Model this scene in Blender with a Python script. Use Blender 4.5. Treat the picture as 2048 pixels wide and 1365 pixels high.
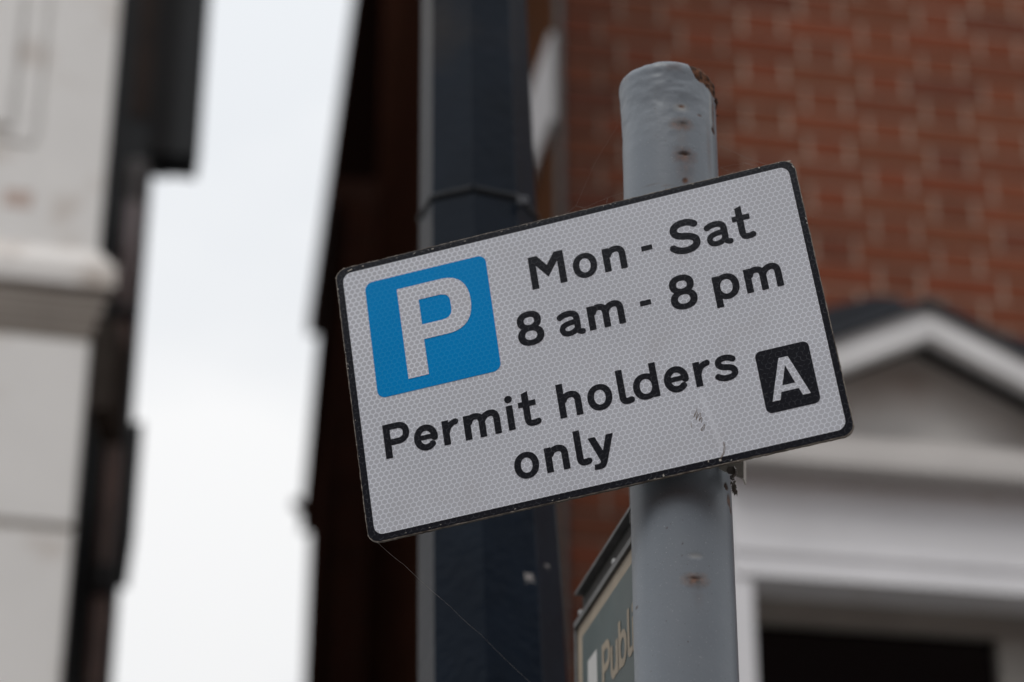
import bpy, bmesh, math, random
import numpy as np
from mathutils import Matrix, Vector
random.seed(7)
R = math.radians
S = bpy.context.scene
for o in list(bpy.data.objects):
    bpy.data.objects.remove(o)

# ------------------------------------------------------------------ camera
F_PX = 4836.0                      # focal length in pixels of a 2048 wide picture (85 mm on 36 mm)
TH = R(26.3); RHO = math.atan(19 / 9785.0)
CAM = np.array([0, 0, 1.5])
_r0 = np.array([1, 0, 0.]); FW = np.array([0, math.cos(TH), math.sin(TH)]); _u0 = np.array([0, -math.sin(TH), math.cos(TH)])
RT = _r0 * math.cos(RHO) + _u0 * math.sin(RHO)
UP = _u0 * math.cos(RHO) - _r0 * math.sin(RHO)
cd = bpy.data.cameras.new('camera'); cam = bpy.data.objects.new('camera', cd); S.collection.objects.link(cam)
cd.lens = 85; cd.sensor_width = 36; cd.clip_start = 0.05; cd.clip_end = 2000
m = Matrix.Identity(4)
for i in range(3):
    m[i][0] = RT[i]; m[i][1] = UP[i]; m[i][2] = -FW[i]; m[i][3] = CAM[i]
cam.matrix_world = m
cd.dof.use_dof = True; cd.dof.focus_distance = 1.815; cd.dof.aperture_fstop = 4.0; cd.dof.aperture_blades = 0
S.camera = cam

# ------------------------------------------------------------------ sky, sun, exposure
W = bpy.data.worlds.new("World"); S.world = W; W.use_nodes = True
nt = W.node_tree; nt.nodes.clear()
def N(nt, t, **k):
    n = nt.nodes.new(t)
    for a, b in k.items(): setattr(n, a, b)
    return n
out = N(nt, 'ShaderNodeOutputWorld'); bg = N(nt, 'ShaderNodeBackground'); bg.inputs[1].default_value = 0.1
SUN_EL, SUN_AZ = R(54), R(206)     # azimuth measured clockwise from +Y (the way the camera looks)
sky = N(nt, 'ShaderNodeTexSky', sky_type='NISHITA', sun_disc=False); sky.sun_elevation = SUN_EL; sky.sun_rotation = SUN_AZ
tc = N(nt, 'ShaderNodeTexCoord'); mp = N(nt, 'ShaderNodeMapping'); mp.inputs['Scale'].default_value = (2.2, 2.2, 5.0)
nz = N(nt, 'ShaderNodeTexNoise'); nz.inputs['Scale'].default_value = 1.6; nz.inputs['Detail'].default_value = 3; nz.inputs['Roughness'].default_value = .45
rp = N(nt, 'ShaderNodeValToRGB')
rp.color_ramp.elements[0].position = .36; rp.color_ramp.elements[0].color = (8.3, 8.55, 8.85, 1)
rp.color_ramp.elements[1].position = .62; rp.color_ramp.elements[1].color = (10.0, 10.0, 10.0, 1)
sx = N(nt, 'ShaderNodeSeparateXYZ'); ma = N(nt, 'ShaderNodeMath', operation='MULTIPLY_ADD'); ma.inputs[1].default_value = 0.55; ma.inputs[2].default_value = .77
mc = N(nt, 'ShaderNodeMath', operation='MAXIMUM'); mc.inputs[1].default_value = .0
mx = N(nt, 'ShaderNodeMix', data_type='RGBA'); mx.inputs[0].default_value = 0.95
vm = N(nt, 'ShaderNodeVectorMath', operation='SCALE')
L = nt.links.new
L(tc.outputs['Generated'], mp.inputs[0]); L(mp.outputs[0], nz.inputs[0]); L(nz.outputs[0], rp.inputs[0])
L(tc.outputs['Generated'], sx.inputs[0]); L(sx.outputs[2], mc.inputs[0]); L(mc.outputs[0], ma.inputs[0])
L(rp.outputs[0], vm.inputs[0]); L(ma.outputs[0], vm.inputs['Scale'])
L(sky.outputs[0], mx.inputs[6]); L(vm.outputs[0], mx.inputs[7]); L(mx.outputs[2], bg.inputs[0]); L(bg.outputs[0], out.inputs[0])
sd = bpy.data.lights.new('sun', 'SUN'); sd.energy = 1.3; sd.angle = R(22); sd.color = (1, .97, .93)
sun = bpy.data.objects.new('sun', sd); S.collection.objects.link(sun)
sdir = Vector((math.sin(SUN_AZ) * math.cos(SUN_EL), math.cos(SUN_AZ) * math.cos(SUN_EL), math.sin(SUN_EL)))
sun.rotation_euler = sdir.to_track_quat('Z', 'Y').to_euler(); sun.location = (0, 0, 30)
S.view_settings.view_transform = 'Standard'; S.view_settings.look = 'None'; S.view_settings.gamma = 1; S.view_settings.exposure = 0
S.render.engine = 'CYCLES'
try:
    S.cycles.use_denoising = True; S.cycles.max_bounces = 6; S.cycles.sample_clamp_indirect = 4
except Exception: pass

# ------------------------------------------------------------------ helpers
def link(name, me, mat=None, parent=None):
    o = bpy.data.objects.new(name, me); S.collection.objects.link(o)
    if mat is not None and me is not None: me.materials.append(mat)
    if parent is not None: o.parent = parent
    return o
def mesh(name, V, Fc, mat=None, parent=None, smooth=False):
    me = bpy.data.meshes.new(name); me.from_pydata([tuple(v) for v in V], [], [tuple(f) for f in Fc]); me.update()
    if smooth: me.shade_smooth()
    return link(name, me, mat, parent)
def tag(o, label=None, cat=None, group=None, kind=None):
    if label: o['label'] = label
    if cat: o['category'] = cat
    if group: o['group'] = group
    if kind: o['kind'] = kind
    elif cat: o['kind'] = 'thing'
    return o
def empty(name, loc=(0, 0, 0), rz=0):
    o = bpy.data.objects.new(name, None); S.collection.objects.link(o); o.location = loc; o.rotation_euler = (0, 0, rz)
    o.empty_display_size = .1; return o
class MB:
    """collects boxes and prisms into one mesh"""
    def __init__(s): s.V = []; s.F = []
    def box(s, x0, x1, y0, y1, z0, z1):
        b = len(s.V)
        s.V += [(x0, y0, z0), (x1, y0, z0), (x1, y1, z0), (x0, y1, z0), (x0, y0, z1), (x1, y0, z1), (x1, y1, z1), (x0, y1, z1)]
        s.F += [tuple(b + i for i in f) for f in ((0, 3, 2, 1), (4, 5, 6, 7), (0, 1, 5, 4), (1, 2, 6, 5), (2, 3, 7, 6), (3, 0, 4, 7))]
    def prism(s, A, B):
        """two rings of equal length, closed"""
        b = len(s.V); n = len(A); s.V += list(A) + list(B)
        s.F.append(tuple(b + i for i in range(n))[::-1]); s.F.append(tuple(b + n + i for i in range(n)))
        for i in range(n):
            j = (i + 1) % n; s.F.append((b + i, b + j, b + n + j, b + n + i))
    def tube(s, P, r, seg=10, caps=True):
        P = [Vector(p) for p in P]; b0 = len(s.V)
        rr = r if isinstance(r, (list, tuple)) else [r] * len(P)
        t0 = (P[1] - P[0]).normalized(); ref = Vector((0, 0, 1)) if abs(t0.z) < .9 else Vector((1, 0, 0)); a = t0.cross(ref).normalized()
        for i, p in enumerate(P):
            t = ((P[min(i + 1, len(P) - 1)] - P[max(i - 1, 0)])).normalized()
            a = (a - t * a.dot(t)).normalized(); c = t.cross(a)
            for k in range(seg):
                w = 2 * math.pi * k / seg; s.V.append(tuple(p + (a * math.cos(w) + c * math.sin(w)) * rr[i]))
        for i in range(len(P) - 1):
            for k in range(seg):
                k2 = (k + 1) % seg; q = b0 + i * seg
                s.F.append((q + k, q + k2, q + seg + k2, q + seg + k))
        if caps:
            s.F.append(tuple(b0 + k for k in range(seg))[::-1]); e = b0 + (len(P) - 1) * seg; s.F.append(tuple(e + k for k in range(seg)))
    def build(s, name, mat, parent=None, smooth=False, bevel=0, seg=2):
        o = mesh(name, s.V, s.F, mat, parent, smooth)
        bm = bmesh.new(); bm.from_mesh(o.data); bmesh.ops.recalc_face_normals(bm, faces=bm.faces[:]); bm.to_mesh(o.data); bm.free()
        if bevel:
            md = o.modifiers.new('bevel', 'BEVEL'); md.width = bevel; md.segments = seg; md.limit_method = 'ANGLE'
        return o
def ray(x, y):
    d = np.array([(x - 1024) / F_PX, (y - 682.5) / F_PX, 1.]); return RT * d[0] - UP * d[1] + FW
def at(x, y, D):
    """the point seen at pixel (x, y) of the 2048 wide photo, D metres ahead on the ground plan"""
    d = ray(x, y); return CAM + d * (D / d[1])
def plane_hit(x, y, P, az):
    a = R(az); u = np.array([math.sin(a), math.cos(a)]); n = np.array([-u[1], u[0]]); d = ray(x, y)
    t = (np.array(P)[:2] @ n) / (d[:2] @ n); X = d * t
    return float((X[:2] - np.array(P)[:2]) @ u), float(X[2] + 1.5)

# numpy value noise
_rs = np.random.RandomState(3); _LT = _rs.rand(64, 64, 64)
def vnoise(x, y, z, octv=3):
    r = 0; amp = 1; tot = 0
    for o in range(octv):
        X = np.stack([x, y, z]) * (2 ** o) + 17.3 * o; I = np.floor(X).astype(int); f = X - I; f = f * f * (3 - 2 * f); I = I % 64; J = (I + 1) % 64
        g = lambda a, b, c: _LT[a, b, c]
        c00 = g(I[0], I[1], I[2]) * (1 - f[0]) + g(J[0], I[1], I[2]) * f[0]; c10 = g(I[0], J[1], I[2]) * (1 - f[0]) + g(J[0], J[1], I[2]) * f[0]
        c01 = g(I[0], I[1], J[2]) * (1 - f[0]) + g(J[0], I[1], J[2]) * f[0]; c11 = g(I[0], J[1], J[2]) * (1 - f[0]) + g(J[0], J[1], J[2]) * f[0]
        v = (c00 * (1 - f[1]) + c10 * f[1]) * (1 - f[2]) + (c01 * (1 - f[1]) + c11 * f[1]) * f[2]
        r = r + amp * v; tot += amp; amp *= .5
    return r / tot

# ------------------------------------------------------------------ materials
def mat(name, col, rough=.6, metal=0., var=0., vscale=8., spec=.5, bump=0., bscale=60., coat=0., col2=None, c2pos=(.5, .7), c2scale=3.):
    M = bpy.data.materials.new(name); M.use_nodes = True; nt = M.node_tree; b = nt.nodes['Principled BSDF']
    b.inputs['Roughness'].default_value = rough; b.inputs['Metallic'].default_value = metal; b.inputs['Specular IOR Level'].default_value = spec
    b.inputs['Coat Weight'].default_value = coat; b.inputs['Coat Roughness'].default_value = .15
    tc = N(nt, 'ShaderNodeTexCoord'); L = nt.links.new
    rgb = N(nt, 'ShaderNodeRGB'); rgb.outputs[0].default_value = (*col, 1); cur = rgb.outputs[0]
    if col2 is not None:
        n2 = N(nt, 'ShaderNodeTexNoise'); n2.inputs['Scale'].default_value = c2scale; n2.inputs['Detail'].default_value = 5; L(tc.outputs['Object'], n2.inputs[0])
        r2 = N(nt, 'ShaderNodeMapRange'); r2.inputs[1].default_value = c2pos[0]; r2.inputs[2].default_value = c2pos[1]; L(n2.outputs[0], r2.inputs[0])
        m2 = N(nt, 'ShaderNodeMix', data_type='RGBA'); L(r2.outputs[0], m2.inputs[0]); L(cur, m2.inputs[6]); m2.inputs[7].default_value = (*col2, 1); cur = m2.outputs[2]
    if var:
        n1 = N(nt, 'ShaderNodeTexNoise'); n1.inputs['Scale'].default_value = vscale; n1.inputs['Detail'].default_value = 6; L(tc.outputs['Object'], n1.inputs[0])
        r1 = N(nt, 'ShaderNodeMapRange'); r1.inputs[1].default_value = .25; r1.inputs[2].default_value = .75; r1.inputs[3].default_value = 1 - var; r1.inputs[4].default_value = 1 + var; L(n1.outputs[0], r1.inputs[0])
        hs = N(nt, 'ShaderNodeHueSaturation'); L(r1.outputs[0], hs.inputs['Value']); L(cur, hs.inputs['Color']); cur = hs.outputs[0]
    L(cur, b.inputs['Base Color'])
    if bump:
        nb = N(nt, 'ShaderNodeTexNoise'); nb.inputs['Scale'].default_value = bscale; nb.inputs['Detail'].default_value = 4; L(tc.outputs['Object'], nb.inputs[0])
        bp = N(nt, 'ShaderNodeBump'); bp.inputs['Strength'].default_value = bump; bp.inputs['Distance'].default_value = .002; L(nb.outputs[0], bp.inputs['Height']); L(bp.outputs[0], b.inputs['Normal'])
    return M

def brick_mat(name, c1, c2, mortar, scale=1.0):
    M = bpy.data.materials.new(name); M.use_nodes = True; nt = M.node_tree; b = nt.nodes['Principled BSDF']; L = nt.links.new
    tc = N(nt, 'ShaderNodeTexCoord'); mp = N(nt, 'ShaderNodeCombineXYZ'); s3_ = N(nt, 'ShaderNodeSeparateXYZ'); ad_ = N(nt, 'ShaderNodeMath', operation='ADD')
    br = N(nt, 'ShaderNodeTexBrick'); br.inputs['Scale'].default_value = 1; br.inputs['Brick Width'].default_value = .225; br.inputs['Row Height'].default_value = .075
    br.inputs['Mortar Size'].default_value = .006; br.inputs['Color1'].default_value = (*c1, 1); br.inputs['Color2'].default_value = (*c2, 1); br.inputs['Mortar'].default_value = (*mortar, 1)
    L(tc.outputs['Object'], s3_.inputs[0]); L(s3_.outputs[0], ad_.inputs[0]); L(s3_.outputs[1], ad_.inputs[1]); L(ad_.outputs[0], mp.inputs[0]); L(s3_.outputs[2], mp.inputs[1]); L(mp.outputs[0], br.inputs[0]); L(br.outputs[0], b.inputs['Base Color']); b.inputs['Roughness'].default_value = .9
    b.inputs['Specular IOR Level'].default_value = .0
    return M

HEXP = 0.00438                       # pitch of the honeycomb cells in the reflective sheeting
def film_mat(name, cell, line, lw=.075, rough=.35, spec=.5, speck=False, sheen_drip=False):
    M = bpy.data.materials.new(name); M.use_nodes = True; nt = M.node_tree; b = nt.nodes['Principled BSDF']; L = nt.links.new
    tc = N(nt, 'ShaderNodeTexCoord')
    def VM(op, a, bb=None, sc=None):
        n = N(nt, 'ShaderNodeVectorMath', operation=op)
        for i, v in enumerate((a, bb)):
            if v is None: continue
            if isinstance(v, tuple): n.inputs[i].default_value = v
            else: L(v, n.inputs[i])
        if sc is not None: n.inputs['Scale'].default_value = sc
        return n
    def MM(op, a, bb=None, c=None):
        n = N(nt, 'ShaderNodeMath', operation=op)
        for i, v in enumerate((a, bb, c)):
            if v is None: continue
            if isinstance(v, (int, float)): n.inputs[i].default_value = v
            else: L(v, n.inputs[i])
        return n.outputs[0]
    s3 = math.sqrt(3)
    p0 = VM('SCALE', tc.outputs['Object'], sc=1 / HEXP)
    # a trace of unevenness in the embossing
    nn = N(nt, 'ShaderNodeTexNoise'); nn.inputs['Scale'].default_value = .6; L(p0.outputs[0], nn.inputs[0])
    nv = VM('SUBTRACT', nn.outputs['Color'], (.5, .5, .5)); nv2 = VM('SCALE', nv.outputs[0], sc=.12)
    p = VM('ADD', p0.outputs[0], nv2.outputs[0]); p = VM('ADD', p.outputs[0], (400, 400 * s3, 0))
    p = VM('MULTIPLY', p.outputs[0], (1, 1, 0))
    a = VM('MODULO', p.outputs[0], (1, s3, 1)); a = VM('SUBTRACT', a.outputs[0], (.5, s3 / 2, 0))
    ph = VM('ADD', p.outputs[0], (.5, s3 / 2, 0)); bb = VM('MODULO', ph.outputs[0], (1, s3, 1)); bb = VM('SUBTRACT', bb.outputs[0], (.5, s3 / 2, 0))
    def hexd(v):
        ab = VM('ABSOLUTE', v.outputs[0]); d = VM('DOT_PRODUCT', ab.outputs[0], (.5, s3 / 2, 0)); sp = N(nt, 'ShaderNodeSeparateXYZ'); L(ab.outputs[0], sp.inputs[0])
        h = MM('SMOOTH_MAX', sp.outputs[0], d.outputs['Value'], .06); return h
    h = MM('MINIMUM', hexd(a), hexd(bb)); h0 = h
    if sheen_drip:                       # sheen towards the top left corner, painted as wider cell walls
        sq = N(nt, 'ShaderNodeSeparateXYZ'); L(tc.outputs['Object'], sq.inputs[0]); kx = MM('MULTIPLY_ADD', sq.outputs[0], -5.5, -.15); ky = MM('MULTIPLY_ADD', sq.outputs[1], 3.5, kx)
        kc = N(nt, 'ShaderNodeClamp'); L(ky, kc.inputs[0]); h0 = MM('MULTIPLY_ADD', kc.outputs[0], .045, h)
    mr = N(nt, 'ShaderNodeMapRange', interpolation_type='SMOOTHSTEP'); mr.inputs[1].default_value = .5 - lw - .035; mr.inputs[2].default_value = .5 - lw + .035; L(h0, mr.inputs[0])
    fac = mr.outputs[0]
    big = N(nt, 'ShaderNodeTexNoise'); big.inputs['Scale'].default_value = 9; big.inputs['Detail'].default_value = 4; L(tc.outputs['Object'], big.inputs[0])
    bm_ = N(nt, 'ShaderNodeMapRange'); bm_.inputs[1].default_value = .3; bm_.inputs[2].default_value = .7; bm_.inputs[3].default_value = .95; bm_.inputs[4].default_value = 1.05; L(big.outputs[0], bm_.inputs[0])
    cellc = N(nt, 'ShaderNodeRGB'); cellc.outputs[0].default_value = (*cell, 1); linec = N(nt, 'ShaderNodeRGB'); linec.outputs[0].default_value = (*line, 1)
    if speck:                        # on the printed parts the cell walls only show in short glints
        sn = N(nt, 'ShaderNodeTexNoise'); sn.inputs['Scale'].default_value = 420; L(tc.outputs['Object'], sn.inputs[0])
        sr = N(nt, 'ShaderNodeMapRange'); sr.inputs[1].default_value = .42; sr.inputs[2].default_value = .62; L(sn.outputs[0], sr.inputs[0])
        fac = MM('MULTIPLY', fac, sr.outputs[0])
    mx = N(nt, 'ShaderNodeMix', data_type='RGBA'); L(fac, mx.inputs[0]); L(cellc.outputs[0], mx.inputs[6]); L(linec.outputs[0], mx.inputs[7])
    cur = mx.outputs[2]
    if sheen_drip:                       # a pale dried drip below the word holders, faint grime near the bottom left
        sp = N(nt, 'ShaderNodeSeparateXYZ'); L(tc.outputs['Object'], sp.inputs[0])
        # drip runs from (0.081,-0.068) to (0.089,-0.112)
        tx = MM('MULTIPLY_ADD', sp.outputs[1], -.17, .0700); dx = MM('ABSOLUTE', MM('SUBTRACT', sp.outputs[0], tx))
        band = N(nt, 'ShaderNodeMapRange'); band.inputs[1].default_value = .0026; band.inputs[2].default_value = .0012; L(dx, band.inputs[0])
        yr = N(nt, 'ShaderNodeMapRange'); yr.inputs[1].default_value = -.055; yr.inputs[2].default_value = -.062; L(sp.outputs[1], yr.inputs[0])
        f2 = MM('MULTIPLY', MM('MULTIPLY', band.outputs[0], yr.outputs[0]), .35)
        m2 = N(nt, 'ShaderNodeMix', data_type='RGBA'); L(f2, m2.inputs[0]); L(cur, m2.inputs[6]); m2.inputs[7].default_value = (*line, 1); cur = m2.outputs[2]
        gn = N(nt, 'ShaderNodeTexNoise'); gn.inputs['Scale'].default_value = 26; gn.inputs['Detail'].default_value = 5; L(tc.outputs['Object'], gn.inputs[0])
        gr = N(nt, 'ShaderNodeMapRange'); gr.inputs[1].default_value = .56; gr.inputs[2].default_value = .8; gr.inputs[4].default_value = .22; L(gn.outputs[0], gr.inputs[0])
        m3 = N(nt, 'ShaderNodeMix', data_type='RGBA'); L(gr.outputs[0], m3.inputs[0]); L(cur, m3.inputs[6]); m3.inputs[7].default_value = (cell[0] * .8, cell[1] * .72, cell[2] * .66, 1); cur = m3.outputs[2]
    hs = N(nt, 'ShaderNodeHueSaturation'); L(bm_.outputs[0], hs.inputs['Value']); L(cur, hs.inputs['Color']); L(hs.outputs[0], b.inputs['Base Color'])
    b.inputs['Roughness'].default_value = rough; b.inputs['Specular IOR Level'].default_value = spec
    bp = N(nt, 'ShaderNodeBump'); bp.inputs['Strength'].default_value = .25; bp.inputs['Distance'].default_value = .0002; L(h, bp.inputs['Height']); L(bp.outputs[0], b.inputs['Normal'])
    return M

M_white = film_mat('white_reflective_sheet', (.475, .497, .555), (.71, .745, .82), sheen_drip=True, lw=.07, spec=.3)
M_black = film_mat('black_reflective_print', (.0095, .012, .0175), (.07, .076, .09), lw=.035, speck=True, rough=.18, spec=.3)
M_blue = film_mat('blue_reflective_print', (.0, .240, .61), (.012, .29, .64), lw=.06, rough=.2, spec=.15)
M_alu = mat('worn_aluminium_edge', (.17, .15, .13), .55, .35, .35, 180, bump=.4, bscale=700, col2=(.07, .055, .045), c2pos=(.52, .62), c2scale=60)
M_bracket = mat('pale_bracket_metal', (.52, .51, .48), .45, .2, .2, 150, col2=(.12, .10, .08), c2pos=(.62, .70), c2scale=90)
M_debris = mat('grey_dry_debris', (.13, .115, .105), .9, 0, .4, 300)
M_bolt = mat('dull_steel_bolt', (.16, .15, .14), .4, .7, .3, 200)
M_scratch = mat('brown_scratch', (.16, .12, .09), .8)
M_web2 = mat('dusty_silk', (.20, .18, .17), .6)
M_web = mat('spider_silk', (.55, .52, .50), .5)

# ------------------------------------------------------------------ lettering: strokes -> signed distance -> flat filled mesh
def bez(*pts):
    """pts: start, then ('L',p) or ('C',c1,c2,p) -> sampled polyline"""
    P = [np.array(pts[0], float)]
    for s in pts[1:]:
        if s[0] == 'L': P.append(np.array(s[1], float))
        else:
            a = P[-1]; c1, c2, e = [np.array(q, float) for q in s[1:]]
            for i in range(1, 15):
                t = i / 14; P.append((1 - t) ** 3 * a + 3 * (1 - t) ** 2 * t * c1 + 3 * (1 - t) * t * t * c2 + t ** 3 * e)
    return np.array(P)
def d_stroke(X, Y, P, w):
    D = np.full(X.shape, 1e9); n = len(P)
    for i in range(n - 1):
        a, b = P[i], P[i + 1]; v = b - a; l = math.hypot(*v)
        if l < 1e-9: continue
        v = v / l; t = (X - a[0]) * v[0] + (Y - a[1]) * v[1]; q = np.abs(-(X - a[0]) * v[1] + (Y - a[1]) * v[0])
        over = np.maximum(np.maximum(-t, t - l), 0)
        d = np.hypot(q, over) - w / 2
        if i == 0: d = np.where(t < 0, np.maximum(q - w / 2, -t), d)
        if i == n - 2: d = np.where(t > l, np.maximum(q - w / 2, t - l), d)
        D = np.minimum(D, d)
    return D
def d_poly(X, Y, P):
    P = np.array(P, float); D = np.full(X.shape, 1e9); ins = np.zeros(X.shape, bool); n = len(P)
    for i in range(n):
        a, b = P[i], P[(i + 1) % n]; v = b - a; l2 = v @ v
        if l2 < 1e-12: continue
        t = np.clip(((X - a[0]) * v[0] + (Y - a[1]) * v[1]) / l2, 0, 1)
        D = np.minimum(D, np.hypot(X - a[0] - t * v[0], Y - a[1] - t * v[1]))
        c = ((a[1] > Y) != (b[1] > Y))
        with np.errstate(divide='ignore', invalid='ignore'):
            xc = a[0] + (Y - a[1]) * v[0] / (v[1] if abs(v[1]) > 1e-12 else 1e-12)
        ins ^= (c & (X < xc))
    return np.where(ins, -D, D)
def ell(cx, cy, a, b, p=2.0, n=72):
    o = []
    for k in range(n):
        t = 2 * math.pi * k / n; c, s = math.cos(t), math.sin(t)
        o.append((cx + a * math.copysign(abs(c) ** (2 / p), c), cy + b * math.copysign(abs(s) ** (2 / p), s)))
    return o
def rrect(x0, y0, x1, y1, r, n=10):
    o = []
    for cx, cy, a0 in ((x1 - r, y1 - r, 0), (x0 + r, y1 - r, 90), (x0 + r, y0 + r, 180), (x1 - r, y0 + r, 270)):
        for k in range(n + 1):
            t = R(a0 + 90 * k / n); o.append((cx + r * math.cos(t), cy + r * math.sin(t)))
    return o
WS = 5.2
def ring(outer, inner): return [('ring', outer, inner)]
def stem(x0, x1, y0, y1): return ('poly', [(x0, y0), (x1, y0), (x1, y1), (x0, y1)])
ARCH = lambda xr, xs=4.0: bez((xr, 0), ('L', (xr, 12.6)), ('C', (xr, 16.4), (xr - 2.0, 18.2), (xr - 5.2, 18.2)), ('C', (xr - 7.8, 18.2), (xs + 1.2, 16.8), (xs, 13.6)))
G = {
 'M': [('poly', [(0, 0), (0, 28.2), (7, 28.2), (14, 18.4), (20.8, 28.2), (27.8, 28.2), (27.8, 0), (22.4, 0), (22.4, 20), (13.9, 8.1), (5.4, 19.8), (5.4, 0)])],
 'o': ring(ell(9.5, 10.15, 9.5, 10.75, 2.12), ell(9.5, 10.2, 4.4, 6.2, 2.1)),
 'n': [stem(0, 5.2, 0, 20.2), ('str', ARCH(15.25), 5.15)],
 'm': [stem(0, 5.2, 0, 20.2), ('str', ARCH(14.1), 5.15), ('str', bez((25.7, 0), ('L', (25.7, 12.6)), ('C', (25.7, 16.4), (23.9, 18.2), (21.2, 18.2)), ('C', (18.6, 18.2), (15.9, 16.8), (14.6, 13.6))), 5.15)],
 'h': [stem(0, 5.2, 0, 28.3), ('str', ARCH(15.2), 5.15)],
 'r': [stem(0, 5.2, 0, 20.2), ('str', bez((3.0, 9.5), ('C', (3.9, 14.4), (6.8, 17.7), (11.7, 18.0))), 4.8)],
 'i': [stem(0, 5.2, 0, 20.3), ('poly', ell(2.7, 25.6, 3.0, 3.0))],
 't': [('poly', [(3.4, 6), (3.4, 27.4), (8.6, 29.0), (8.6, 6)]), ('poly', [(0, 16.3), (13.7, 16.3), (13.7, 20.8), (0, 20.8)]),
       ('str', bez((6.0, 8), ('L', (6.0, 6.2)), ('C', (6.0, 2.9), (7.5, 2.0), (9.6, 2.0)), ('L', (10.6, 2.0)), ('C', (11.8, 2.0), (12.8, 2.2), (13.9, 2.7))), 4.9)],
 'l': [('str', bez((2.6, 28.3), ('L', (2.6, 6.6)), ('C', (2.6, 3.3), (3.6, 2.1), (5.8, 2.0)), ('C', (7, 1.95), (8.0, 2.1), (9.1, 2.4))), 5.1)],
 'P': [stem(0, 5.4, 0, 28.3), ('str', bez((2, 25.85), ('L', (11.3, 25.85)), ('C', (15.4, 25.85), (17.9, 23.2), (17.9, 19.3)), ('C', (17.9, 15.5), (15.4, 12.8), (11.3, 12.8)), ('L', (2, 12.8))), 5.0)],
 'e': [('str', np.array([(9.4 + 6.85 * math.cos(R(t)), 10.2 + 8.2 * math.sin(R(t))) for t in list(range(-40, -361, -8)) + [-368, -372]]), 5.1), ('poly', [(3, 8.5), (18.3, 8.5), (18.3, 12.4), (3, 12.4)])],
 'd': [stem(14.3, 19.4, 0, 28.3), ('ringc', ell(9.6, 10.15, 9.6, 10.75, 2.12), ell(9.75, 10.2, 4.6, 6.2, 2.1), 17.5, 1)],
 'b': [stem(0, 5.2, 0, 28.3), ('ringc', ell(9.8, 10.15, 9.6, 10.75, 2.12), ell(9.65, 10.2, 4.6, 6.2, 2.1), 1.9, -1)],
 'p': [stem(0, 5.3, -6.2, 20.2), ('ringc', ell(10.2, 10.15, 9.6, 10.8, 2.12), ell(9.9, 10.2, 4.65, 6.2, 2.1), 2.0, -1)],
 'u': [stem(12.8, 18, 0, 20.2), ('str', bez((2.6, 20.2), ('L', (2.6, 7.6)), ('C', (2.6, 3.8), (4.6, 2.0), (7.8, 2.0)), ('C', (10.4, 2.0), (12.8, 3.4), (14, 6.6))), 5.15)],
 'c': [('str', np.array([(9.4 + 6.85 * math.cos(R(t)), 10.2 + 8.2 * math.sin(R(t))) for t in range(48, 313, 8)]), 5.1)],
 'S': [('str', bez((22.7, 23.1), ('C', (19.5, 25.6), (17, 26.3), (14.4, 26.3)), ('C', (9, 26.3), (5.3, 24.0), (5.3, 20.5)), ('C', (5.3, 16.8), (9, 15.4), (13.4, 14.5)), ('C', (18, 13.5), (21.7, 12.2), (21.7, 8.2)), ('C', (21.7, 4.4), (17.6, 2.25), (12.4, 2.25)), ('C', (8.4, 2.25), (5, 3.9), (2.4, 6.7))), 5.6)],
 'a': [('str', bez((1.5, 16.3), ('C', (3.8, 18.1), (6.2, 18.5), (8.8, 18.5)), ('C', (12.3, 18.5), (14.55, 16.8), (14.55, 13.4)), ('L', (14.55, 6.0))), 5.0),
       ('str', bez((14.55, 8.0), ('L', (14.55, 5.0)), ('C', (14.55, 2.6), (15.4, 1.35), (18.4, 1.35))), 4.6),
       ('str', bez((14.8, 10.9), ('C', (8, 10.7), (2.5, 10.0), (2.5, 6.0)), ('C', (2.5, 3.1), (4.6, 1.8), (7.2, 1.8)), ('C', (10.3, 1.8), (12.6, 3.0), (14.6, 5.6))), 4.4)],
 's': [('str', bez((15.6, 16.0), ('C', (13.3, 17.9), (11.2, 18.5), (9.3, 18.5)), ('C', (6, 18.5), (3.9, 17.1), (3.9, 14.9)), ('C', (3.9, 12.2), (6.5, 11.3), (9.3, 10.7)), ('C', (12.5, 10.0), (15.2, 9.0), (15.2, 5.9)), ('C', (15.2, 3.2), (12.3, 1.9), (8.8, 1.9)), ('C', (6, 1.9), (3.9, 2.8), (1.8, 4.6))), 4.8)],
 '8': ring(ell(10.4, 20.6, 9.5, 8.1, 2.2), ell(10.4, 20.4, 4.1, 3.4, 2.3)) + ring(ell(10.4, 7.8, 10.3, 8.4, 2.2), ell(10.4, 8.0, 4.75, 3.9, 2.3)),
 'y': [('poly', [(0, 20.2), (5.4, 20.2), (9.9, 8.0), (13.9, 20.2), (19.4, 20.2)] + [tuple(q) for q in bez((11.9, -1.6), ('C', (10.7, -5.2), (8.6, -6.4), (5.4, -6.4)), ('L', (1.5, -6.2)))] + [(2.0, -1.8)] + [tuple(q) for q in bez((4.0, -1.9), ('C', (6.4, -1.9), (7.3, -1.0), (6.9, .3)))])],
 '-': [stem(0, 8.6, 10.3, 14.5)],
}
def glyph_sd(items, X, Y):
    D = np.full(X.shape, 1e9)
    rings = [it for it in items if it[0] in ('ring',)]
    for it in items:
        if it[0] == 'poly': d = d_poly(X, Y, it[1])
        elif it[0] == 'str': d = d_stroke(X, Y, it[1], it[2])
        elif it[0] == 'ring': d = np.maximum(d_poly(X, Y, it[1]), -d_poly(X, Y, it[2]))
        elif it[0] == 'ringc': d = np.maximum(np.maximum(d_poly(X, Y, it[1]), -d_poly(X, Y, it[2])), (X - it[3]) * it[4])
        D = np.minimum(D, d)
    return D
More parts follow.
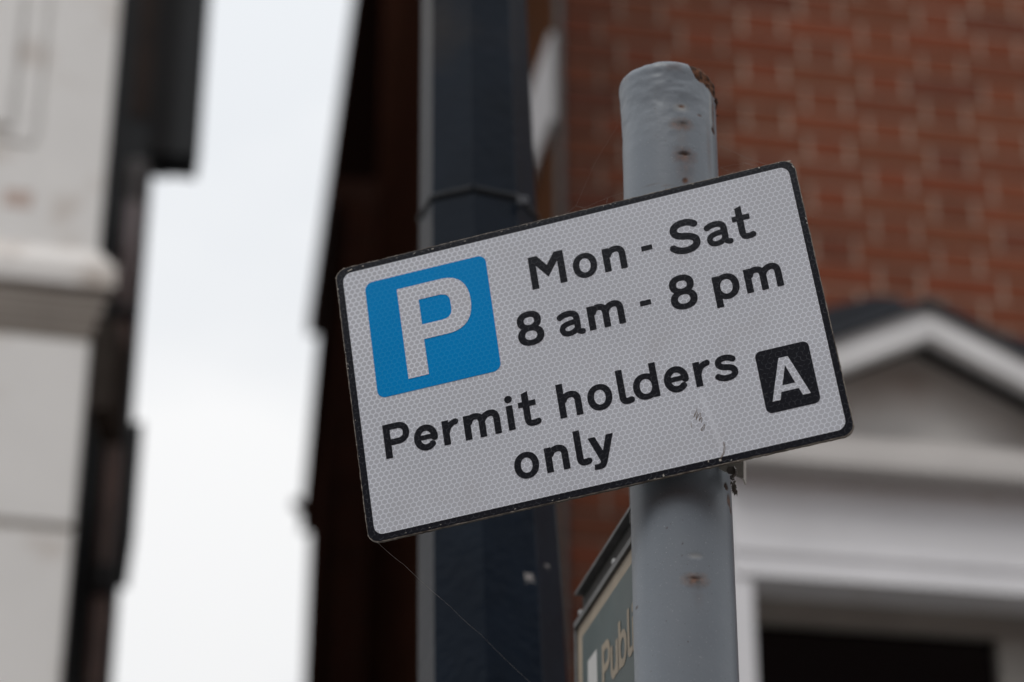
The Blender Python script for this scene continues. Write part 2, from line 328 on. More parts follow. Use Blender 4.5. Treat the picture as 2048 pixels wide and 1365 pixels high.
def march(D, xs, ys, V, Fc, f=lambda x, y: (x, y)):
    """filled region D<0 on a grid, runs of full cells merged"""
    ny, nx = D.shape; ins = D < 0
    full = ins[:-1, :-1] & ins[1:, :-1] & ins[:-1, 1:] & ins[1:, 1:]
    anyi = ins[:-1, :-1] | ins[1:, :-1] | ins[:-1, 1:] | ins[1:, 1:]
    def add(pts):
        b = len(V); V.extend(f(*p) for p in pts); Fc.append(tuple(range(b, b + len(pts))))
    for j in range(ny - 1):
        i = 0; row = full[j]
        while i < nx - 1:
            if row[i]:
                k = i
                while k < nx - 1 and row[k]: k += 1
                add([(xs[i], ys[j]), (xs[k], ys[j]), (xs[k], ys[j + 1]), (xs[i], ys[j + 1])]); i = k
            else: i += 1
    for j, i in zip(*np.nonzero(anyi & ~full)):
        c = [(i, j), (i + 1, j), (i + 1, j + 1), (i, j + 1)]; pts = []
        for k in range(4):
            (a, b), (p, q) = c[k], c[(k + 1) % 4]; da, db = D[b, a], D[q, p]
            if da < 0: pts.append((xs[a], ys[b]))
            if (da < 0) != (db < 0):
                t = da / (da - db); pts.append((xs[a] + t * (xs[p] - xs[a]), ys[b] + t * (ys[q] - ys[b])))
        if len(pts) > 2: add(pts)
_cache = {}
def glyph(ch):
    if ch not in _cache:
        xs = np.arange(-1.0, 30.0, .25); ys = np.arange(-8.0, 30.5, .25); X, Y = np.meshgrid(xs + 1e-4, ys + 1e-4)
        V, Fc = [], []; march(glyph_sd(G[ch], X, Y), xs, ys, V, Fc); _cache[ch] = (V, Fc)
    return _cache[ch]
def text_mesh(name, items, m, parent, z, fn):
    V, Fc = [], []
    for ch, x, y in items:
        v, f = glyph(ch); b = len(V); V += [(*fn(p[0] + x, p[1] + y), z) for p in v]; Fc += [tuple(b + i for i in q) for q in f]
    return mesh(name, V, Fc, m, parent)

# ------------------------------------------------------------------ the parking sign
SW, SH = 369.5, 235.35
AX = np.array([[0.9623279628918836, -0.2317930369423199, 0.14211572700237643], [0.1421940254164946, -0.016458335884063424, -0.9897019664099798], [0.23174501283136806, 0.9726258845028667, 0.01712126814244158]])
TL = np.array([-0.14011524386964, 1.6879885261703247, 2.396249590563119])
ctr = TL + AX[0] * SW / 2000 + AX[1] * SH / 2000
sign = empty('parking_sign')
mm = Matrix.Identity(4)
for i in range(3):
    mm[i][0] = AX[0][i]; mm[i][1] = -AX[1][i]; mm[i][2] = -AX[2][i]; mm[i][3] = ctr[i]
sign.matrix_world = mm
tag(sign, 'tilted white parking sign with black border, blue P panel and permit holders wording', 'parking sign')
def sl(x, y): return ((x - SW / 2) / 1000, (SH / 2 - y) / 1000)      # sign millimetres from its top left corner -> local metres
def sheet(name, loop, m, z):
    return mesh(name, [(*sl(*p), z) for p in loop][::1], [tuple(range(len(loop)))[::-1]], m, sign)
# the aluminium plate, its cut edge slightly ragged
rr = random.Random(4)
def ragged(loop, amp):
    o = []
    n = len(loop)
    for i in range(n):
        a, b = np.array(loop[i]), np.array(loop[(i + 1) % n]); l = np.hypot(*(b - a)); k = max(1, int(l / 2.2))
        for j in range(k):
            p = a + (b - a) * j / k; q = rr.gauss(0, amp) + (amp * 2.5 if rr.random() < .03 else 0); d = (b - a) / max(l, 1e-6); o.append((p[0] + d[1] * q, p[1] - d[0] * q))
    return o
base_loop = rrect(-.25, -.25, SW + .25, SH + .25, 9.5, 12)
rg = ragged(base_loop, .13)
mb = MB(); mb.prism([(*sl(*p), -.0030) for p in rg], [(*sl(*p), -.0004) for p in rg]); mb.build('plate', M_alu, sign)
# black face with chips along the rim
rg2 = ragged(rrect(.35, .35, SW - .35, SH - .35, 9.0, 12), .10)
border = mesh('border', [(*sl(*p), -.0002) for p in rg2], [tuple(range(len(rg2)))], M_black, sign)
face = sheet('white_face', rrect(5.6, 5.4, SW - 5.2, SH - 5.4, 7.2), M_white, .0)
bluep = sheet('blue_panel', [(x + (y - 69) * -.010, y) for x, y in rrect(22.0, 18.3, 120.3, 119.5, 6.6)], M_blue, .0002)
V, Fc = [], []
Pl = [(47.5, 30.2)] + [tuple(q) for q in bez((83, 30.2), ('C', (97, 30.2), (104.4, 38.5), (104.4, 54.2)), ('C', (104.4, 70), (97, 78.4), (83, 78.4)))] + [(63.6, 78.4), (63.6, 108.8), (47.3, 108.8)]
Ph = [(63.7, 43.5)] + [tuple(q) for q in bez((79.5, 43.5), ('C', (85.8, 43.5), (88.4, 46.3), (88.4, 52)), ('L', (88.4, 57)), ('C', (88.4, 62.8), (85.8, 65.6), (79.5, 65.6)))] + [(63.7, 65.6)]
xs = np.arange(45, 107, .4); ys = np.arange(28, 111, .4); X, Y = np.meshgrid(xs, ys)
march(np.maximum(d_poly(X, Y, Pl), -d_poly(X, Y, Ph)), xs, ys, V, Fc, lambda x, y: (*sl(x, y), .0004)); mesh('letter', V, [f[::-1] for f in Fc], M_white, bluep)
tile = sheet('permit_tile', rrect(309.8, 153.7, 350.3, 204.8, 4.7), M_black, .0002)
A_o = [(326.5, 162.7), (333.5, 162.7), (344.3, 196.1), (338.5, 196.1), (336.5, 190.0), (323.4, 190.0), (321.6, 196.1), (315.7, 196.1)]
A_h = [(330.1, 169.4), (334.9, 185.1), (325.1, 185.1)]
V, Fc = [], []; xs = np.arange(314, 346, .25); ys = np.arange(161, 198, .25); X, Y = np.meshgrid(xs + 1e-3, ys + 1e-3)
march(np.maximum(d_poly(X, Y, A_o), -d_poly(X, Y, A_h)), xs, ys, V, Fc, lambda x, y: (*sl(x, y), .0004)); mesh('letter', V, [f[::-1] for f in Fc], M_white, tile)
def tl(name, base, items): return text_mesh(name, [(c, x, -base) for c, x in items], M_black, sign, .0002, lambda x, y: sl(x, -y))
tl('lettering', 58.5, [('M', 153.5), ('o', 187.2), ('n', 211.3), ('-', 241.7), ('S', 263.0), ('a', 292.1), ('t', 314.0)])
tl('lettering', 104.4, [('8', 136.2), ('a', 168.6), ('m', 191.8), ('-', 232.9), ('8', 256.2), ('p', 289.8), ('m', 314.1)])
tl('lettering', 170.7, [('P', 21.8), ('e', 45.0), ('r', 67.8), ('m', 84.6), ('i', 118.4), ('t', 127.9), ('h', 158.4), ('o', 180.8), ('l', 204.7), ('d', 216.1), ('e', 239.8), ('r', 263.0), ('s', 278.0)])
tl('lettering', 211.7, [('o', 117.9), ('n', 141.9), ('l', 165.3), ('y', 175.8)])
# thin brown scratches right of the word "only"
def on_sign(x, y):
    d = ray(x, y); X = CAM + d * ((AX[2] @ (TL - CAM)) / (AX[2] @ d)); q = X - TL
    return float(AX[0] @ q) * 1000, float(AX[1] @ q) * 1000
def c6(x, y): return on_sign(1090 + x / 5.1125, 690 + y / 5.1125)
lines = [[(1556, 648), (1545, 690), (1530, 725), (1522, 742), (1530, 712), (1548, 690)], [(1562, 690), (1550, 735), (1545, 765), (1558, 740), (1575, 710), (1590, 698), (1590, 725), (1578, 768), (1572, 780), (1590, 755), (1602, 742), (1606, 765), (1598, 800)],
         [(1497, 800), (1494, 830), (1503, 850)], [(1632, 812), (1612, 842), (1596, 868), (1604, 880), (1622, 862), (1634, 838), (1634, 815)], [(1826, 995), (1840, 1030), (1842, 1070), (1828, 1120), (1800, 1165), (1785, 1190)], [(1826, 1010), (1832, 1050), (1822, 1105), (1803, 1150)]]
V, Fc = [], []
for ln in lines:
    P = np.array([c6(*p) for p in ln]); lo = P.min(0) - 1; hi = P.max(0) + 1
    xs = np.arange(lo[0], hi[0], .1); ys = np.arange(lo[1], hi[1], .1); X, Y = np.meshgrid(xs, ys)
    march(d_stroke(X, Y, P, .34), xs, ys, V, Fc, lambda x, y: (*sl(x, y), .0003))
def join_marks(part, V, Fc, m):
    """wear marks become faces of the part they are on"""
    me = part.data; me.materials.append(m); mi = len(me.materials) - 1; n0 = len(me.vertices); nf = len(me.polygons)
    VV = [tuple(v.co) for v in me.vertices] + [tuple(v) for v in V]; FF = [tuple(p.vertices) for p in me.polygons] + [tuple(n0 + i for i in f) for f in Fc]
    old = [p.material_index for p in me.polygons]; mats = list(me.materials); me.clear_geometry(); me.from_pydata(VV, [], FF); me.update()
    for i_, p in enumerate(me.polygons): p.material_index = old[i_] if i_ < nf else mi
join_marks(face, V, [f[::-1] for f in Fc], M_scratch)
# paint chips and specks on the black border and tile
M_chip = mat('bare_chip', (.40, .38, .35), .7, 0, .3, 900); M_smut = mat('dark_smudge', (.004, .004, .004), .6)
def chips(name, m, spots):
    V, Fc = [], []
    for px, py, w, h, ang in spots:
        cx_, cy_ = on_sign(px, py); n = 9; b0 = len(V)
        for k in range(n):
            t = 2 * math.pi * k / n; q = rr.uniform(.45, 1.1); x = math.cos(t) * w / 5.3 * q; y = math.sin(t) * h / 5.3 * q; a = R(ang)
            V.append((*sl(min(max(cx_ + x * math.cos(a) - y * math.sin(a), .1), SW - .1), min(max(cy_ + x * math.sin(a) + y * math.cos(a), .1), SH - .1)), .00035))
        Fc.append(tuple(range(b0, b0 + n))[::-1])
    join_marks(name, V, Fc, m)
cs = [(1327, 952, 4, 8, 10), (1330, 957, 9, 4, -15), (1417, 923, 3, 8, 8), (1441, 921, 7, 5, 30), (1463, 921, 2, 4, 30), (1518, 336, 5, 5, 0), (1527, 330, 4, 2, -14), (1578, 323, 11, 3, 15), (1586, 334, 3, 10, -20), (1612, 438, 2, 10, -12), (1614, 447, 3, 5, 0), (1054, 450, 3, 5, 0), (700, 541, 14, 3, -14), (726, 533, 5, 3, -14), (829, 507, 6, 2, -14), (865, 499, 9, 2, -14), (930, 483, 7, 2, -14), (1003, 464, 6, 2, -14)]
for k in range(60):
    t = rr.random(); e_ = rr.choice((0, 0, 1, 2, 3)); A0, B0 = (((672, 546), (1582, 319)), ((1588, 325), (1712, 862)), ((745, 1080), (1705, 871)), ((673, 552), (740, 1075)))[e_]
    cs.append((A0[0] + (B0[0] - A0[0]) * t + rr.uniform(-1, 1), A0[1] + (B0[1] - A0[1]) * t + rr.uniform(-1, 1.5), rr.uniform(1.5, 6) if e_ in (0, 2) else rr.uniform(1, 2), rr.uniform(1, 1.8) if e_ in (0, 2) else rr.uniform(2, 6), -14))
chips(border, M_chip, cs)
chips(face, M_smut, [(1529, 791, 6, 3, 0), (1534, 788, 3, 3, 0), (1326, 932, 2, 3, 0), (1193, 866, 2, 2, 0), (987, 869, 2, 2, 0), (1394, 852, 2, 3, 0), (1236, 682, 1.6, 1.6, 0), (985, 990, 1.6, 1.6, 0), (1110, 1010, 1.4, 1.4, 0), (884, 1002, 1.5, 1.5, 0), (1480, 640, 1.5, 1.5, 0)])
# bracket behind the plate, clip and the end of the strap that show below the lower edge
mb = MB(); mb.box(-.040, .100, -.075, -.045, -.012, -.0032); mb.box(-.040, .100, .045, .075, -.012, -.0032); mb.build('channel', M_bracket, sign, bevel=.001)

# ------------------------------------------------------------------ grey post
PX, PY, PR, PT = 0.1272, 1.681, 0.038, 2.5635
def cyl_hit(x, y):
    d = ray(x, y); a = d[0] ** 2 + d[1] ** 2; b = -2 * (d[0] * PX + d[1] * PY); c = PX ** 2 + PY ** 2 - PR ** 2
    q = max(b * b - 4 * a * c, 0); t = (-b - math.sqrt(q)) / (2 * a); X = CAM + d * t
    return math.atan2(X[0] - PX, -(X[1] - PY)), X[2]         # angle from the side facing the camera, to the right
zs = np.concatenate([np.linspace(0, 1.98, 20), np.arange(1.985, PT, .0011), [PT]]); NA = 260
ph = np.linspace(-math.pi, math.pi, NA, endpoint=False)
Z, PH = np.meshgrid(zs, ph, indexing='ij')
cx, cy = np.sin(PH) * PR, -np.cos(PH) * PR
n1 = (vnoise(cx * 50 + 9, cy * 50 + 9, Z * 80, 2) - .5) * .55 + (vnoise(cx * 110 + 3, cy * 110 + 3, Z * 150, 2) - .5) * .42; n2 = vnoise(cx * 190 + 5, cy * 190 + 5, Z * 190, 2) - .5
dtop = PT - Z
lump = np.clip(1 - (dtop - .035) / .05, 0, 1) * np.clip(1.25 - (PH + .2) / 1.6, .25, 1)
rad = PR + n1 * .0020 * lump + n2 * .0002 * np.clip(lump * 1.2, 0, 1) + (vnoise(cx * 20 + 2, cy * 20, Z * 14, 2) - .5) * .0004
rad += .0024 * np.clip(1 - dtop / .050, 0, 1) ** 1.5 * np.clip(.7 - PH, .1, 1)
rad -= .0020 * np.clip(1 - dtop / .006, 0, 1) ** 2
# broken rusty part of the rim, right of the middle
drop = (np.clip((PH - R(23)) / R(16), 0, 1) ** .7 * .0145 + np.clip((PH - R(45)) / R(40), 0, 1) * .008) * (PH < R(150))
edge = dtop - drop - (vnoise(cx * 160, cy * 160 + 3, Z * 0 + 1, 3) - .5) * .008
rustrim = np.clip(-edge / .0012 + .3, 0, 1) * (PH > R(18)) * (PH < R(150))
rad -= rustrim * (.0009 - n2 * .004)
Zo = Z.copy()
rimn = (vnoise(cx * 70 + 4, cy * 70, Z * 0 + 7, 3) - .5)
Zo -= np.clip(1 - dtop / .02, 0, 1) * (rimn * .004 + .0015 * rustrim * (n2 + .3))
rust = rustrim.copy(); dark = (np.exp(-(edge / .0011) ** 2) * .8 + np.clip(1 - dtop / .0022, 0, 1) * .5 * rustrim) * (PH > R(18)) * (PH < R(150)); dark = np.maximum(dark, rustrim * np.clip(n2 * 5, 0, .8)); pale = np.zeros_like(rust)
def spot(px, py, w, h, ru=1, dk=0, pa=0, dent=0., soft=.5):
    global rust, dark, pale, rad
    a, z = cyl_hit(px, py); sx_ = w / 2643 / 2; sz = h / 2643 / 2 / .88
    u = (PH - a) * PR * max(math.cos(a), .3) / sx_; v = (Z - z) / sz
    q = np.sqrt(u * u + v * v) + (vnoise(cx * 400, cy * 400 + 1, Z * 400, 2) - .5) * .7
    k = np.clip((1.0 + soft - q) / (2 * soft), 0, 1)
    rust = np.maximum(rust, k * ru); dark = np.maximum(dark, k * dk); pale = np.maximum(pale, k * pa); rad = rad - k * dent
for s_ in ((1362, 213, 14, 7, .85, 0, 0, .0002), (1363, 215, 26, 16, 0, 0, .5), (1363, 249, 34, 20, .8, .0, .3, 0, .9), (1364, 246, 20, 3, .9, .75, 0, .0006), (1369, 311, 34, 25, .8, 0, .0, 0, 1), (1369, 308, 20, 7, .9, .9, 0, .0009), (1370, 361, 12, 11, .9, .2, 0, 0),
           (1371, 335, 26, 56, .34, .05, 0, 0, 1), (1364, 275, 20, 40, .10, 0, .1, 0, 1), (1399, 231, 9, 4, .8, .2, 0, .0003), (1300, 371, 30, 3, .22, .1, 0, 0), (1336, 371, 26, 3, .25, .1, 0, 0), (1311, 270, 7, 2, .3, .3, 0, 0),
           (1391, 1160, 38, 20, .8, .0, .35, 0, .7), (1391, 1157, 22, 4, .8, .55, 0, .0007), (1392, 1172, 26, 12, .12, .25, 0, 0, .8), (1390, 1112, 22, 8, 0, 0, .5, .0004, .8), (1396, 1195, 16, 24, .1, .05, 0, 0, 1),
           (1453, 974, 9, 13, .9, .8, 0, .0006, .2), (1458, 1003, 9, 22, .75, .1, .3, .0003, .3), (1461, 1020, 4, 14, .7, .2, 0, 0, .4), (1427, 262, 8, 12, 1, .6, 0, .0006, .4), (1426, 225, 5, 84, .75, .0, 0, 0, .5), (1421, 225, 3, 90, .1, 0, .8, 0, .4), (1418, 300, 7, 90, .30, 0, .0, 0, 1),
           (1334, 1056, 3, 3, .6, .4), (1365, 1087, 3, 3, .6, .4), (1273, 1216, 4, 4, .6, .6), (1325, 945, 10, 6, .1, .1)):
    spot(*s_)
# grime creeping under the rim paint
grime = np.clip(vnoise(cx * 60, cy * 60, Z * 70, 4) * 2.4 - 1.35, 0, 1) * np.clip(1 - dtop / .012, 0, 1); rust = np.maximum(rust, grime * .9)
X3, Y3 = PX + np.sin(PH) * rad, PY - np.cos(PH) * rad
nz_, na_ = Z.shape
Vp = np.stack([X3.ravel(), Y3.ravel(), Zo.ravel()], 1)
idx = np.arange(nz_ * na_).reshape(nz_, na_); nx_ = np.roll(idx, -1, axis=1)
Fp = np.stack([idx[:-1].ravel(), nx_[:-1].ravel(), nx_[1:].ravel(), idx[1:].ravel()], 1)
top_ring = idx[-1]
# the open tube end folds inwards
inn = []
for k in range(na_):
    inn.append((PX + math.sin(ph[k]) * (PR - .0035), PY - math.cos(ph[k]) * (PR - .0035), Zo[-1, k] - .001))
low = [(PX + math.sin(p) * (PR - .0035), PY - math.cos(p) * (PR - .0035), PT - .12) for p in ph]
Vall = np.vstack([Vp, inn, low]); b0 = len(Vp)
Fx = [(int(top_ring[k]), int(top_ring[(k + 1) % na_]), b0 + (k + 1) % na_, b0 + k) for k in range(na_)] + [(b0 + k, b0 + (k + 1) % na_, b0 + na_ + (k + 1) % na_, b0 + na_ + k) for k in range(na_)]
Fx.append(tuple(b0 + na_ + k for k in range(na_)))
me = bpy.data.meshes.new('pole'); me.from_pydata(Vall.tolist(), [], Fp.tolist() + Fx); me.update(); me.shade_smooth()
ca = me.attributes.new('wear', 'FLOAT_COLOR', 'POINT')
col = np.zeros((len(Vall), 4), np.float32); col[:, 3] = 1
col[:b0, 0] = rust.ravel(); col[:b0, 1] = dark.ravel(); col[:b0, 2] = pale.ravel(); col[b0:, 0] = 1; col[b0:, 1] = .4
ca.data.foreach_set('color', col.ravel())
M_post = bpy.data.materials.new('grey_post_paint'); M_post.use_nodes = True; nt = M_post.node_tree; b = nt.nodes['Principled BSDF']; L = nt.links.new
at_ = N(nt, 'ShaderNodeAttribute', attribute_name='wear'); sp = N(nt, 'ShaderNodeSeparateColor'); L(at_.outputs['Color'], sp.inputs[0]); tc = N(nt, 'ShaderNodeTexCoord')
def noise(nt, scale, det=4, vec=None):
    n = N(nt, 'ShaderNodeTexNoise'); n.inputs['Scale'].default_value = scale; n.inputs['Detail'].default_value = det; nt.links.new(vec or nt.nodes['Texture Coordinate'].outputs['Object'], n.inputs[0]); return n
def mixc(nt, f, a, bb, k=None):
    mx = N(nt, 'ShaderNodeMix', data_type='RGBA')
    if k is not None:
        mm_ = N(nt, 'ShaderNodeMath', operation='MULTIPLY'); mm_.inputs[1].default_value = k; nt.links.new(f, mm_.inputs[0]); f = mm_.outputs[0]
    nt.links.new(f, mx.inputs[0])
    for i, v in ((6, a), (7, bb)):
        if isinstance(v, tuple): mx.inputs[i].default_value = (*v, 1)
        else: nt.links.new(v, mx.inputs[i])
    return mx.outputs[2]
nA = noise(nt, 14, 6); rA = N(nt, 'ShaderNodeMapRange'); rA.inputs[1].default_value = .3; rA.inputs[2].default_value = .7; L(nA.outputs[0], rA.inputs[0])
c = mixc(nt, rA.outputs[0], (.178, .205, .238), (.212, .24, .272))
nS = noise(nt, 900, 1); rS = N(nt, 'ShaderNodeMapRange'); rS.inputs[1].default_value = .70; rS.inputs[2].default_value = .76; L(nS.outputs[0], rS.inputs[0]); c = mixc(nt, rS.outputs[0], c, (.42, .44, .45), .6)
nD = noise(nt, 520, 2); rD = N(nt, 'ShaderNodeMapRange'); rD.inputs[1].default_value = .71; rD.inputs[2].default_value = .77; L(nD.outputs[0], rD.inputs[0]); c = mixc(nt, rD.outputs[0], c, (.08, .06, .05), .7)
c = mixc(nt, sp.outputs[2], c, (.45, .44, .40), .7)
nR = noise(nt, 260, 5); rR = N(nt, 'ShaderNodeMapRange'); rR.inputs[1].default_value = .35; rR.inputs[2].default_value = .65; L(nR.outputs[0], rR.inputs[0])
rustc = mixc(nt, rR.outputs[0], (.052, .024, .014), (.19, .078, .036)); c = mixc(nt, sp.outputs[0], c, rustc); c = mixc(nt, sp.outputs[1], c, (.012, .008, .006), .9)
L(c, b.inputs['Base Color'])
rr_ = N(nt, 'ShaderNodeMapRange'); rr_.inputs[3].default_value = .36; rr_.inputs[4].default_value = .9; L(sp.outputs[0], rr_.inputs[0]); L(rr_.outputs[0], b.inputs['Roughness'])
b.inputs['Specular IOR Level'].default_value = .3
bp = N(nt, 'ShaderNodeBump'); bp.inputs['Strength'].default_value = .22; bp.inputs['Distance'].default_value = .0006; nB = noise(nt, 330, 4); L(nB.outputs[0], bp.inputs['Height']); L(bp.outputs[0], b.inputs['Normal'])
pole = empty('sign_post', (PX, PY, 0)); tag(pole, 'round grey steel post with rusty broken top carrying the parking sign', 'post')
po = link('pole', me, M_post); po.parent = pole; po.location = (-PX, -PY, 0)
M_rust = mat('flaking_rust', (.10, .035, .016), .95, 0, .5, 300, bump=.8, bscale=500, col2=(.02, .01, .008), c2pos=(.45, .6), c2scale=240)
mb = MB()
for k in range(16):                              # flakes standing off the broken rim
    a = R(rr.uniform(72, 98)); z = PT - .012 - rr.random() * .014; r_ = PR - .001 + rr.random() * .0026; s_ = rr.uniform(.0010, .0028)
    P = Vector((math.sin(a) * r_, -math.cos(a) * r_, z)); ring_ = [P + Vector((rr.uniform(-s_, s_), rr.uniform(-s_, s_), rr.uniform(-s_, s_) * 1.5)) for _ in range(4)]
    mb.V += [tuple(v) for v in ring_]; q = len(mb.V) - 4; mb.F += [(q, q + 1, q + 2), (q, q + 2, q + 3), (q, q + 1, q + 3), (q + 1, q + 2, q + 3)]
mb.build('rust_flakes', M_rust, pole)

# post clamp: band round the post behind the sign, an ear with a bolt showing at the lower right
def psign(px, py, back):
    """point on the line of sight of a pixel, on a plane 'back' metres behind the sign face"""
    d = ray(px, py); Q = TL + AX[2] * back; return CAM + d * ((AX[2] @ (Q - CAM)) / (AX[2] @ d))
clamp = empty('post_clamp', (PX, PY, 2.20)); tag(clamp, 'pale metal clamp with bolt below the parking sign, gripping the grey post', 'clamp')
mb = MB(); zc = psign(1470, 950, .02)[2] - 2.20
A_ = [R(t) for t in range(-80, 271, 10)]
for zz0, zz1 in ((zc + .020, zc + .045),):
    for i in range(len(A_) - 1):
        a0, a1 = A_[i], A_[i + 1]; r0, r1 = PR + .0012, PR + .0032
        q = [(math.sin(a) * r, -math.cos(a) * r) for a, r in ((a0, r0), (a1, r0), (a1, r1), (a0, r1))]
        mb.prism([(x, y, zz0) for x, y in q], [(x, y, zz1) for x, y in q])
mb.build('band', M_bracket, clamp)
E0 = [psign(*p, .030) - np.array([PX, PY, 2.20]) for p in ((1438, 938), (1462, 948), (1484, 957), (1484, 900), (1436, 900))]
nrm = AX[2] * .0016
mb = MB(); mb.prism([tuple(p) for p in E0], [tuple(p + nrm) for p in E0])
E1 = [psign(1484, 957, .030), psign(1484, 900, .030)]
e = [E1[0], E1[1], E1[1] + AX[2] * .014, E1[0] + AX[2] * .014]; e = [p - np.array([PX, PY, 2.20]) for p in e]
mb.prism([tuple(p) for p in e], [tuple(p + AX[0] * .0012) for p in e]); mb.build('ear', M_bracket, clamp)
o_ = np.array([PX, PY, 2.20])
mb = MB(); mb.tube([psign(1461, 941, .029) - o_, psign(1461, 941, .020) - o_], .0032, 6); mb.build('bolt', M_bolt, clamp)
mb = MB(); mb.tube([psign(x, y, .018) - o_ for x, y in ((1467, 934), (1470, 940), (1470, 948), (1466, 954), (1460, 953))], [.0008, .0016, .0017, .0014, .0006], 8); mb.build('strap_end', M_bolt, clamp)
mb = MB()
for k in range(34):                              # dry crumpled leaf scraps caught under the clamp
    t = rr.random(); x = 1464 + rr.uniform(-4, 9) * (1 - .55 * t) + 3 * t; y = 955 + 30 * t
    P = psign(x, y, .024 + rr.uniform(-.004, .004)) - o_; s_ = rr.uniform(.0008, .0024)
    q = len(mb.V); mb.V += [tuple(P + np.array([rr.uniform(-s_, s_), rr.uniform(-s_, s_), rr.uniform(-2 * s_, 2 * s_)])) for _ in range(4)]
    mb.F += [(q, q + 1, q + 2), (q, q + 2, q + 3), (q, q + 1, q + 3), (q + 1, q + 2, q + 3)]
o = mb.build('dry_leaf', M_debris); o.location = tuple(o_); tag(o, 'small crumpled grey dry leaf caught under the post clamp', 'dry leaf')

# ------------------------------------------------------------------ green sign behind the post
FA = -11.15; fu = np.array([math.sin(R(FA)), math.cos(R(FA)), 0]); FP = at(1262, 1099, 1.82)
fn_ = np.array([-fu[1], fu[0], 0]); 
if fn_ @ (CAM - FP) < 0: fn_ = -fn_                 # faces the viewer (towards the left)
fs = empty('direction_sign'); tag(fs, 'green sign reading Public with cream border, partly hidden behind grey post', 'sign')
mm = Matrix.Identity(4)                            # local x runs with the words (towards the viewer), y up, z out of the face
for i in range(3):
    mm[i][0] = -fu[i]; mm[i][1] = (0, 0, 1)[i]; mm[i][2] = fn_[i]; mm[i][3] = (FP * [1, 1, 0])[i]
fs.matrix_world = mm
M_green = mat('green_sign_enamel', (.032, .064, .066), .35, 0, .12, 30, col2=(.046, .077, .077), c2pos=(.5, .7), c2scale=12)
M_cream = mat('cream_sign_paint', (.32, .26, .185), .45, 0, .15, 40)
M_wht = mat('white_sign_symbol', (.55, .55, .54), .4)
M_rail = mat('dark_sign_rail', (.028, .025, .022), .8, 0, .5, 60, col2=(.02, .018, .015), c2pos=(.45, .65), c2scale=25)  # very dark, mottled tone for the rail above the panel
M_railg = mat('grey_sign_edge', (.12, .12, .12), .55, .2, .3, 50)
XN, XF, ZB, ZT = .085, -.196, 1.93, 2.213
mb = MB(); mb.box(XF, XN, ZB, ZT, -.004, 0); mb.build('panel', M_cream, fs)
mb = MB(); mb.box(XF + .020, XN - .008, ZB + .014, 2.199, .0002, .0008); gface = mb.build('green_face', M_green, fs)
mb = MB(); mb.box(XF - .003, XN, 2.2135, 2.219, -.006, .003); mb.box(XF - .006, XF - .0004, ZB, 2.213, -.006, .002); mb.build('edge_strip', M_railg, fs)
mb = MB(); mb.box(XF - .006, XN, 2.2192, 2.246, -.016, -.006); mb.build('rail', M_rail, fs)
mb = MB(); mb.box(XF - .006, XN, 2.2462, 2.249, -.018, .001); mb.build('edge_strip', M_railg, fs)
for x in (-.072, -.199):
    mb = MB(); mb.tube([(x, 2.229, -.008), (x, 2.229, -.003), (x, 2.229, -.0015)], [.0034, .0034, .0016], 10); mb.build('bolt', mat('bolt_zinc', (.4, .4, .4), .3, .5), fs, smooth=False)
def ptext(x, y): return (x, y)
gl = [('P', -.102, .0), ('u', -.0715, 0), ('b', -.0435, 0), ('l', -.0135, 0), ('i', .003, 0), ('c', .015, 0)]
V, Fc = [], []; k = .00143
for ch, x, y in gl:
    v, f = glyph(ch); b0 = len(V); V += [(x + p[0] * k, 2.1245 + p[1] * k, .0012) for p in v]; Fc += [tuple(b0 + i for i in q) for q in f]
mesh('lettering', V, Fc, M_cream, gface)
mb = MB(); P = [(-.154, 2.02), (-.117, 2.02), (-.121, 2.169), (-.154, 2.169)]
mb.prism([(x, y, .0009) for x, y in P], [(x, y, .0013) for x, y in P]); mb.build('symbol', M_wht, gface)
# the strap end that shows left of the post
a_ = cyl_hit(1263, 1010); mb = MB(); mb.box(-.0015, .0, 2.235, 2.275, -.003, .0); o = mb.build('strap', M_railg, fs)

# ------------------------------------------------------------------ lamp column
CD = 2.3
M_col = mat('dark_navy_paint', (.0068, .0120, .0210), .3, 0, .25, 12, spec=.12, bump=.35, bscale=90, col2=(.020, .018, .018), c2pos=(.55, .75), c2scale=6)
M_strap = mat('dark_strap', (.009, .011, .014), .5, 0, spec=.2)
colE = empty('lamp_column', tuple(at(979.5, 1200, CD) * [1, 1, 0])); tag(colE, 'dark navy octagonal street column with thin strap behind the parking sign', 'lamp column')
ob = np.array(colE.location)
pa, pb, pc = at(948.5, 60, CD), at(956, 446, CD), at(979.5, 1200, CD)
def rad_at(x, y, w):
    d = ray(x, y); dep = CD / d[1] * (d @ FW); return w / 2 / F_PX * dep / .985
ra, rb, rc = rad_at(948.5, 60, 211), rad_at(956, 446, 233), rad_at(979.5, 1200, 285)
ext = pa + (pa - pb) / (pa - pb)[2] * 2.5; bot = pc + (pc - pb) / (pb - pc)[2] * .25
st = [((bot * [1, 1, 0]), rc * 1.06), (bot, rc * 1.06), (pc, rc), (pb, rb), (pa, ra), (ext, ra * .72)]
mb = MB(); rings = []
fa0 = R(-3) + math.atan2(pb[0], pb[1])
for p, r in st:
    rings.append([(p[0] - ob[0] + math.sin(fa0 + R(45) * k) * r, p[1] - ob[1] - math.cos(fa0 + R(45) * k) * r, p[2]) for k in range(8)])
for i in range(len(rings) - 1):
    b0 = len(mb.V); mb.V += rings[i] + rings[i + 1]
    for k in range(8):
        k2 = (k + 1) % 8; mb.F.append((b0 + k, b0 + k2, b0 + 8 + k2, b0 + 8 + k))
mb.F.append(tuple(range(b0 + 8, b0 + 16)))
shaft = mb.build('shaft', M_col, colE, bevel=.0008, seg=2)
